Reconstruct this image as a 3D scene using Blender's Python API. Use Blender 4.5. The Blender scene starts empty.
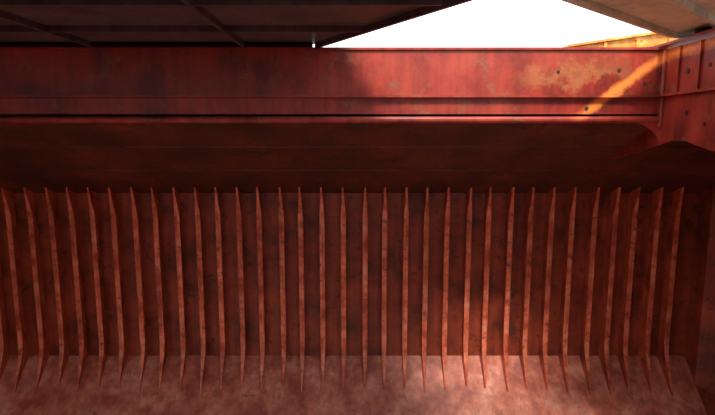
import bpy, bmesh, math, random
from mathutils import Vector
random.seed(4)
S=bpy.context.scene
S.view_settings.view_transform='Standard'

# ---------- materials ----------
def steel(name, base, dark, light, rough=0.5, scale=0.5, streak=0.5, bump=0.25, rust=None, rustamt=0.62, stripe=None):
    m=bpy.data.materials.new(name); m.use_nodes=True
    nt=m.node_tree; N=nt.nodes; L=nt.links
    b=N['Principled BSDF']; b.inputs['Roughness'].default_value=rough
    tc=N.new('ShaderNodeTexCoord')
    n1=N.new('ShaderNodeTexNoise'); n1.inputs['Scale'].default_value=scale; n1.inputs['Detail'].default_value=9; n1.inputs['Roughness'].default_value=.65
    L.new(tc.outputs['Object'],n1.inputs['Vector'])
    cr=N.new('ShaderNodeValToRGB'); e=cr.color_ramp.elements
    e[0].position=.36; e[0].color=(*dark,1); e[1].position=.66; e[1].color=(*light,1)
    x=e.new(.5); x.color=(*base,1)
    L.new(n1.outputs['Fac'],cr.inputs['Fac'])
    mp=N.new('ShaderNodeMapping'); mp.inputs['Scale'].default_value=(5,5,.35)
    L.new(tc.outputs['Object'],mp.inputs['Vector'])
    n2=N.new('ShaderNodeTexNoise'); n2.inputs['Scale'].default_value=1.0; n2.inputs['Detail'].default_value=6
    L.new(mp.outputs['Vector'],n2.inputs['Vector'])
    c2=N.new('ShaderNodeValToRGB'); c2.color_ramp.elements[0].position=.38; c2.color_ramp.elements[0].color=(.4,.36,.36,1)
    c2.color_ramp.elements[1].position=.62; c2.color_ramp.elements[1].color=(1,1,1,1)
    L.new(n2.outputs['Fac'],c2.inputs['Fac'])
    mx=N.new('ShaderNodeMixRGB'); mx.blend_type='MULTIPLY'; mx.inputs['Fac'].default_value=streak
    L.new(cr.outputs['Color'],mx.inputs[1]); L.new(c2.outputs['Color'],mx.inputs[2])
    out=mx.outputs['Color']
    n3=N.new('ShaderNodeTexNoise'); n3.inputs['Scale'].default_value=scale*2.2; n3.inputs['Detail'].default_value=12; n3.inputs['Roughness'].default_value=.75
    L.new(tc.outputs['Object'],n3.inputs['Vector'])
    if rust:
        c3=N.new('ShaderNodeValToRGB'); c3.color_ramp.elements[0].position=rustamt-.05; c3.color_ramp.elements[1].position=rustamt+.04
        L.new(n3.outputs['Fac'],c3.inputs['Fac'])
        m3=N.new('ShaderNodeMixRGB'); L.new(c3.outputs['Color'],m3.inputs['Fac']); L.new(out,m3.inputs[1]); m3.inputs[2].default_value=(*rust,1)
        out=m3.outputs['Color']
    def M(op,a,bv,cl=False):
        q=N.new('ShaderNodeMath'); q.operation=op; q.use_clamp=cl
        for i,v in enumerate((a,bv)):
            if isinstance(v,(int,float)): q.inputs[i].default_value=v
            elif v is not None: L.new(v,q.inputs[i])
        return q.outputs[0]
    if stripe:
        # rust stain and sunlit streak painted across the plate
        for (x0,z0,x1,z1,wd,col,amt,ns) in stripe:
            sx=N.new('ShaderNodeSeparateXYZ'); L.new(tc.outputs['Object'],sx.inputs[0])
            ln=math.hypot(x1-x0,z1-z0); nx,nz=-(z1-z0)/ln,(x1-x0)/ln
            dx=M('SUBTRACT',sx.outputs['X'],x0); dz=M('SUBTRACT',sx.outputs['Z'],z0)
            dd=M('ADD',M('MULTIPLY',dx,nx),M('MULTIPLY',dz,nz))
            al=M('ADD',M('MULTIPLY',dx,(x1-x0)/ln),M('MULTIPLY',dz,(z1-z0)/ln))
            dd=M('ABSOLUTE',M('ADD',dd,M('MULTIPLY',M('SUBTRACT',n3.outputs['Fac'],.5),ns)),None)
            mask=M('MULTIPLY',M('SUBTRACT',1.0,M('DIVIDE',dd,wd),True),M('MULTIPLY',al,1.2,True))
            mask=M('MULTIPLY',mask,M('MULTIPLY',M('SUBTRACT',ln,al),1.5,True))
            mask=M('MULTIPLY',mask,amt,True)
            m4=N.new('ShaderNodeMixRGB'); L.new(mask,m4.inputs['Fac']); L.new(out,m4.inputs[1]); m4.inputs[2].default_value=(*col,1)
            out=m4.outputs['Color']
    L.new(out,b.inputs['Base Color'])
    bp=N.new('ShaderNodeBump'); bp.inputs['Strength'].default_value=bump; bp.inputs['Distance'].default_value=.05
    L.new(n1.outputs['Fac'],bp.inputs['Height']); L.new(bp.outputs['Normal'],b.inputs['Normal'])
    return m
M_shell=steel('shell_red_paint',(.27,.046,.020),(.12,.022,.012),(.40,.075,.03),scale=.7,rust=(.07,.02,.013),rustamt=.6,rough=.42)
M_frame=steel('frame_red_paint',(.50,.085,.034),(.24,.036,.018),(.62,.15,.07),scale=1.2,rust=(.10,.035,.02),rustamt=.62,rough=.42)
M_flange=steel('flange_worn_paint',(.72,.17,.085),(.40,.065,.033),(.85,.33,.2),scale=1.6,rust=(.14,.05,.035),rustamt=.6,rough=.42)
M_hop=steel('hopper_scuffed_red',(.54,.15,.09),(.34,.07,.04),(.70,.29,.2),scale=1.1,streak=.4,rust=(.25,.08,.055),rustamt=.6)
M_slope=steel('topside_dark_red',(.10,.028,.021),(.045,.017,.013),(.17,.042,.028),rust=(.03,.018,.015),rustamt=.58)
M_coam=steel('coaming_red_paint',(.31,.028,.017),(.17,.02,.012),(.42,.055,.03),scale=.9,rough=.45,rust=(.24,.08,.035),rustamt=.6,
   stripe=[(4.0,1.25,7.2,1.85,.35,(.36,.13,.045),.8,2.4),(5.7,.3,8.5,2.4,.17,(.85,.24,.05),1.4,.35)])  # rusty brown band first, then an orange streak of sunlight painted into the colour
M_beam=steel('yellow_orange_rust',(.85,.34,.05),(.55,.14,.025),(.95,.66,.15),scale=1.6,rust=(.45,.08,.03),rustamt=.6)
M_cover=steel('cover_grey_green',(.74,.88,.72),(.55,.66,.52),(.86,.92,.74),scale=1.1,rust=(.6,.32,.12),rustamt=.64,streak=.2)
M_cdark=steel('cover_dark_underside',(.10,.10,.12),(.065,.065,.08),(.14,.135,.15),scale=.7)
M_floor=steel('tank_top_red',(.46,.16,.10),(.34,.11,.07),(.57,.25,.17),rust=(.22,.1,.07),rustamt=.62)
M_black=steel('worn_black_steel',(.03,.025,.022),(.015,.012,.012),(.07,.05,.04),scale=2)

def obj(name,bm,mats,parent=None):
    me=bpy.data.meshes.new(name); bmesh.ops.recalc_face_normals(bm,faces=bm.faces); bm.to_mesh(me); bm.free()
    o=bpy.data.objects.new(name,me); S.collection.objects.link(o)
    for m in (mats if isinstance(mats,list) else [mats]): me.materials.append(m)
    if parent: o.parent=parent
    return o
def prism(bm,poly,vec,mi=0):
    v=Vector(vec); a=[bm.verts.new(p) for p in poly]; b=[bm.verts.new(Vector(p)+v) for p in poly]
    fs=[bm.faces.new(a),bm.faces.new(b[::-1])]
    n=len(a)
    for i in range(n): fs.append(bm.faces.new([a[i],b[i],b[(i+1)%n],a[(i+1)%n]]))
    for f in fs: f.material_index=mi
def box(bm,x0,x1,y0,y1,z0,z1,mi=0):
    prism(bm,[(x0,y0,z0),(x1,y0,z0),(x1,y1,z0),(x0,y1,z0)],(0,0,z1-z0),mi)
def rod(bm,p,q,r,n=12,mi=0):
    p=Vector(p);q=Vector(q);d=(q-p).normalized()
    u=d.orthogonal().normalized();w=d.cross(u)
    prism(bm,[p+u*r*math.cos(2*math.pi*i/n)+w*r*math.sin(2*math.pi*i/n) for i in range(n)],q-p,mi)

X0,X1=-22.0,13.3
YS=20.0; ZT=-2.24; ZB=-8.9
YN=-12.0
YC=14.0; ZC=.40; ZCT=2.21
XE=8.1
FL=-12.6
YF=YS-(ZB-FL)
YW=YS-.016
bm=bmesh.new(); box(bm,X0,X1,YN,YF,FL-.2,FL)
for x in [X0+3*i for i in range(1,12)]: box(bm,x,x+.03,YN,YF,FL,FL+.008)
obj('floor',bm,M_floor)
bm=bmesh.new(); box(bm,X0,X1,YS,YS+.15,ZB-.15,ZC+.9)
for z in (-4.6,-6.9): box(bm,X0,X1,YS-.015,YS,z,z+.04)
obj('wall_port',bm,M_shell)
bm=bmesh.new(); box(bm,X0,X1,YN-.15,YN,FL,ZC)
obj('wall_starboard',bm,M_shell)
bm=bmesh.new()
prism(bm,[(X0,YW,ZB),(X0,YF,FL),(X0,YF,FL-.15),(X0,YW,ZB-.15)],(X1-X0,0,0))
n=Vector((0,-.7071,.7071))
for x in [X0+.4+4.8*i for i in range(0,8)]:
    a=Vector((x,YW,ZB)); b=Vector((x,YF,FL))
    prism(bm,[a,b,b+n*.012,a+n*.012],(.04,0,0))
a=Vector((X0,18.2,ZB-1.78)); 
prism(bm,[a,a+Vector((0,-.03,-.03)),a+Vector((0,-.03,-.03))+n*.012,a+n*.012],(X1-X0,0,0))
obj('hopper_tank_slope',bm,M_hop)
sl=(ZT-ZC)/(YS-YC)
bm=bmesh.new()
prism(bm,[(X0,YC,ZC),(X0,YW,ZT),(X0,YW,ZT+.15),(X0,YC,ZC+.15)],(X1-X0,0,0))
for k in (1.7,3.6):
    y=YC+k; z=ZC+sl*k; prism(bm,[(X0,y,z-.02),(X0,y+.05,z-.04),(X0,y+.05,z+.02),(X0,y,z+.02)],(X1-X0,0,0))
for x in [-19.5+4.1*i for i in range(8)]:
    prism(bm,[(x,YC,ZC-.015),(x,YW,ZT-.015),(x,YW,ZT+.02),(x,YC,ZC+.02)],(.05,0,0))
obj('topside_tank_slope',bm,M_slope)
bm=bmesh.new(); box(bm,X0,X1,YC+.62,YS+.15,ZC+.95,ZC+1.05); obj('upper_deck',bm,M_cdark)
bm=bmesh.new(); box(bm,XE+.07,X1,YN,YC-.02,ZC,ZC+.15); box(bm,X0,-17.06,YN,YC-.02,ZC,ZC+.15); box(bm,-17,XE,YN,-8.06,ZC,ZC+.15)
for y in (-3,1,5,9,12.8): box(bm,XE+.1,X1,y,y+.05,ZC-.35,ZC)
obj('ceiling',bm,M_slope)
def corr(x,sgn,name):
    bm=bmesh.new(); pts=[]; y=YN
    prof=[(0,0),(.9,0),(1.3,.7),(2.2,.7)]
    while y<YS:
        for dy,dx in prof:
            pts.append((x+sgn*(dx+.002),min(y+dy,YS)))
        y+=2.6
    q=[pts[0]]
    for p in pts[1:]:
        if (Vector(p)-Vector(q[-1])).length>1e-3: q.append(p)
    pts=q
    for i in range(len(pts)-1):
        (a,b),(c_,d_)=pts[i],pts[i+1]
        prism(bm,[(a,b,FL),(c_,d_,FL),(c_+sgn*.05,d_,FL),(a+sgn*.05,b,FL)],(0,0,ZC+.1-FL))
    xa,xb=sorted((x+sgn*.002,x+sgn*.76))
    box(bm,xa,xb,YN,YS,FL-.1,FL); box(bm,xa,xb,YN,YS,ZC+.1,ZC+.2); box(bm,xa,xb,YS,YS+.1,FL,ZC+.1)
    # stool plates closing the corrugation behind the wing tanks
    prism(bm,[(xa,YS,ZB),(xa,YF,FL),(xa,YS,FL)],(xb-xa,0,0))
    prism(bm,[(xa,YS,ZT),(xa,YC,ZC),(xa,YS,ZC)],(xb-xa,0,0))
    obj(name,bm,M_shell)
corr(X1,1,'wall_forward'); corr(X0,-1,'wall_aft')

# ---------- side frames ----------
bm=bmesh.new()
x=-21.4; sp=.8; t=.03
while x<12.9:
    xx=x+random.uniform(-.04,.04); dep=.46
    L=1.02+random.uniform(-.14,.14)
    tipY=YS-L; tipZ=ZB-L+.03
    inner=[(YS-.66,ZT-sl*.66),(YS-.54,ZT-.4),(YS-dep,ZT-.8)]
    inner+=[(YS-dep,ZB+.75),(YS-dep-.06,ZB+.35),(YS-dep-.22,ZB-.1),(tipY,tipZ)]
    prism(bm,[(xx,a,b) for a,b in inner]+[(xx,YW,ZB),(xx,YW,ZT)],(t,0,0),0)
    ws=[.02,.065,.095,.095,.085,.065,.012]
    c=xx+t/2+.04; f=[]
    for (a,b),w in zip(inner,ws):
        f.append((bm.verts.new((c-w,a-.003,b)),bm.verts.new((c+w,a-.003,b)),bm.verts.new((c+w,a-.03,b)),bm.verts.new((c-w,a-.03,b))))
    for i in range(len(f)-1):
        for j in range(4):
            q=bm.faces.new([f[i][j],f[i][(j+1)%4],f[i+1][(j+1)%4],f[i+1][j]]); q.material_index=1
    for q in (f[0],f[-1]): bm.faces.new(q).material_index=1
    x+=sp
obj('side_shell_frames',bm,[M_frame,M_flange])

# ---------- hatch coaming ----------
YA=-8
co=bpy.data.objects.new('hatch_coaming',None); S.collection.objects.link(co)
bm=bmesh.new()
box(bm,-17,XE,YC,YC+.05,ZC,ZCT)
box(bm,-17,XE,YC-.14,YC,.98,1.04)
box(bm,-17,XE,YC-.06,YC+.5,ZCT,ZCT+.06)
rod(bm,(-17,YC,ZC),(XE,YC,ZC),.09)
box(bm,-17,XE,YA-.05,YA,ZC,ZCT)
box(bm,-17.05,-17,YA,YC,ZC,ZCT)
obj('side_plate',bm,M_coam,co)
bm=bmesh.new()
prism(bm,[(XE,YA,ZCT),(XE,YC+.05,ZCT),(XE,YC+.05,ZC),(XE,16.6,ZC+sl*2.6),(XE,15.8,-.62),(XE,15.2,-.52),(XE,14.3,-.33),(XE,13.4,-.14),(XE,12.8,-.16),(XE,12,-.34),(XE,10,-.6),(XE,YA,-.6)],(.06,0,0))
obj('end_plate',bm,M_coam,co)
bm=bmesh.new()
box(bm,XE-.25,XE+.5,YA,YC+.3,ZCT+.06,ZCT+.12)
box(bm,XE-.16,XE,YA,YC,1.0,1.05)
rod(bm,(XE-.03,YC-.04,ZC-.2),(XE-.03,YC-.04,ZCT),.06)
for xx in [-15+2.6*i for i in range(9)]:
    prism(bm,[(xx,YC+.05,ZCT),(xx,YC+.6,ZC+1.1),(xx,YC+.05,ZC+1.1)],(.03,0,0))
for yy in (13.3,12.5,11.6,10.6): box(bm,XE-.06,XE,yy,yy+.04,1.05,ZCT)
pts=[(XE,YC-.02,ZC+.1),(XE-1.7,YC-.02,ZC+.1)]
for i in range(1,10):
    a=math.pi/2*i/9; pts.append((XE-1.7+1.7*math.sin(a),YC-.02,ZC+.1-.75*(1-math.cos(a))))
prism(bm,pts,(0,.04,0))
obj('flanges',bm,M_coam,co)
bm=bmesh.new()
for y,z,r in ((13.0,1.55,.07),(12.2,1.6,.05),(12.9,.55,.06),(12.2,.25,.05)):
    rod(bm,(XE-.02,y,z),(XE-.001,y,z),r,20)
for xx,z,r in ((6.9,1.7,.045),(5.3,1.65,.04),(7.6,1.35,.04),(6.1,.7,.05)):
    rod(bm,(xx,YC-.02,z),(xx,YC-.001,z),r,20)
obj('drain_holes',bm,M_black,co)

bm=bmesh.new()
prism(bm,[(6.0,15,2.28),(9.4,15,2.55),(9.4,15,3.0),(8.9,15,2.95),(6.0,15,2.46)],(0,.25,0))
prism(bm,[(5.9,14.9,2.44),(9.4,14.9,2.95),(9.4,14.9,3.02),(5.9,14.9,2.50)],(0,.5,0))
for xx in (6.8,8.8): box(bm,xx,xx+.12,15.03,15.2,ZC+1.05,2.4)
for xx,zz in ((6.9,2.42),(7.8,2.5),(8.7,2.6)): box(bm,xx,xx+.08,14.93,15,zz-.12,zz+.14)
obj('hatch_cover_ramp',bm,M_beam)

# ---------- hatch covers ----------
def cover(poly,z,th,ribs):
    bm=bmesh.new()
    prism(bm,[(a,b,z) for a,b in poly],(0,0,th),0)
    for (p,q) in ribs:
        p=Vector((*p,0));q=Vector((*q,0));d=(q-p).normalized();w=Vector((-d.y,d.x,0))*.04
        a=Vector((0,0,z-.14)); prism(bm,[p+w+a,p-w+a,q-w+a,q+w+a],(0,0,.15),0)
    return bm
bm=cover([(7.75,13.2),(3.2,9.2),(5.2,7.2),(17,7.2),(17,13.2)],2.5,.5,
  [((7.75,13.17),(16.9,13.17)),((7.7,13.12),(3.3,9.25)),((9.4,13.1),(5,9.1)),((8,11.2),(16.8,11.2)),((10.5,13),(10.5,8))])
rod(bm,(8.2,12.7,2.36),(8.2,12.7,2.5),.17,24,1); rod(bm,(8.2,12.7,2.335),(8.2,12.7,2.37),.1,24,1)
obj('hatch_cover',bm,[M_cover,M_black])
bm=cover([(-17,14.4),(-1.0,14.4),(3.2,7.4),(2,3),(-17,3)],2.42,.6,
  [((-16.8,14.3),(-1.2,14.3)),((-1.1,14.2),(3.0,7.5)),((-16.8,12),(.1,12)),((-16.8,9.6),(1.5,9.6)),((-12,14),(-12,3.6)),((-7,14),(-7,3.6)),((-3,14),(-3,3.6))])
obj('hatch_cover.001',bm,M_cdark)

# ---------- light ----------
w=bpy.data.worlds.new('overcast'); S.world=w; w.use_nodes=True
bg=w.node_tree.nodes['Background']; bg.inputs['Color'].default_value=(.95,.98,1,1); bg.inputs['Strength'].default_value=2.4
sd=bpy.data.lights.new('sun','SUN'); sd.energy=6; sd.angle=math.radians(16); sd.color=(1,.91,.8)
so=bpy.data.objects.new('sun',sd); S.collection.objects.link(so)
el=math.radians(53); az=math.radians(12)
dirv=Vector((math.sin(az)*math.cos(el),math.cos(az)*math.cos(el),-math.sin(el)))
so.rotation_euler=dirv.to_track_quat('-Z','Y').to_euler()

cd=bpy.data.cameras.new('camera'); cd.lens=26; cd.sensor_width=36; cd.clip_end=300
c=bpy.data.objects.new('camera',cd); S.collection.objects.link(c)
c.location=(0,0,0); c.rotation_euler=(math.radians(90-8),0,0)
S.camera=c
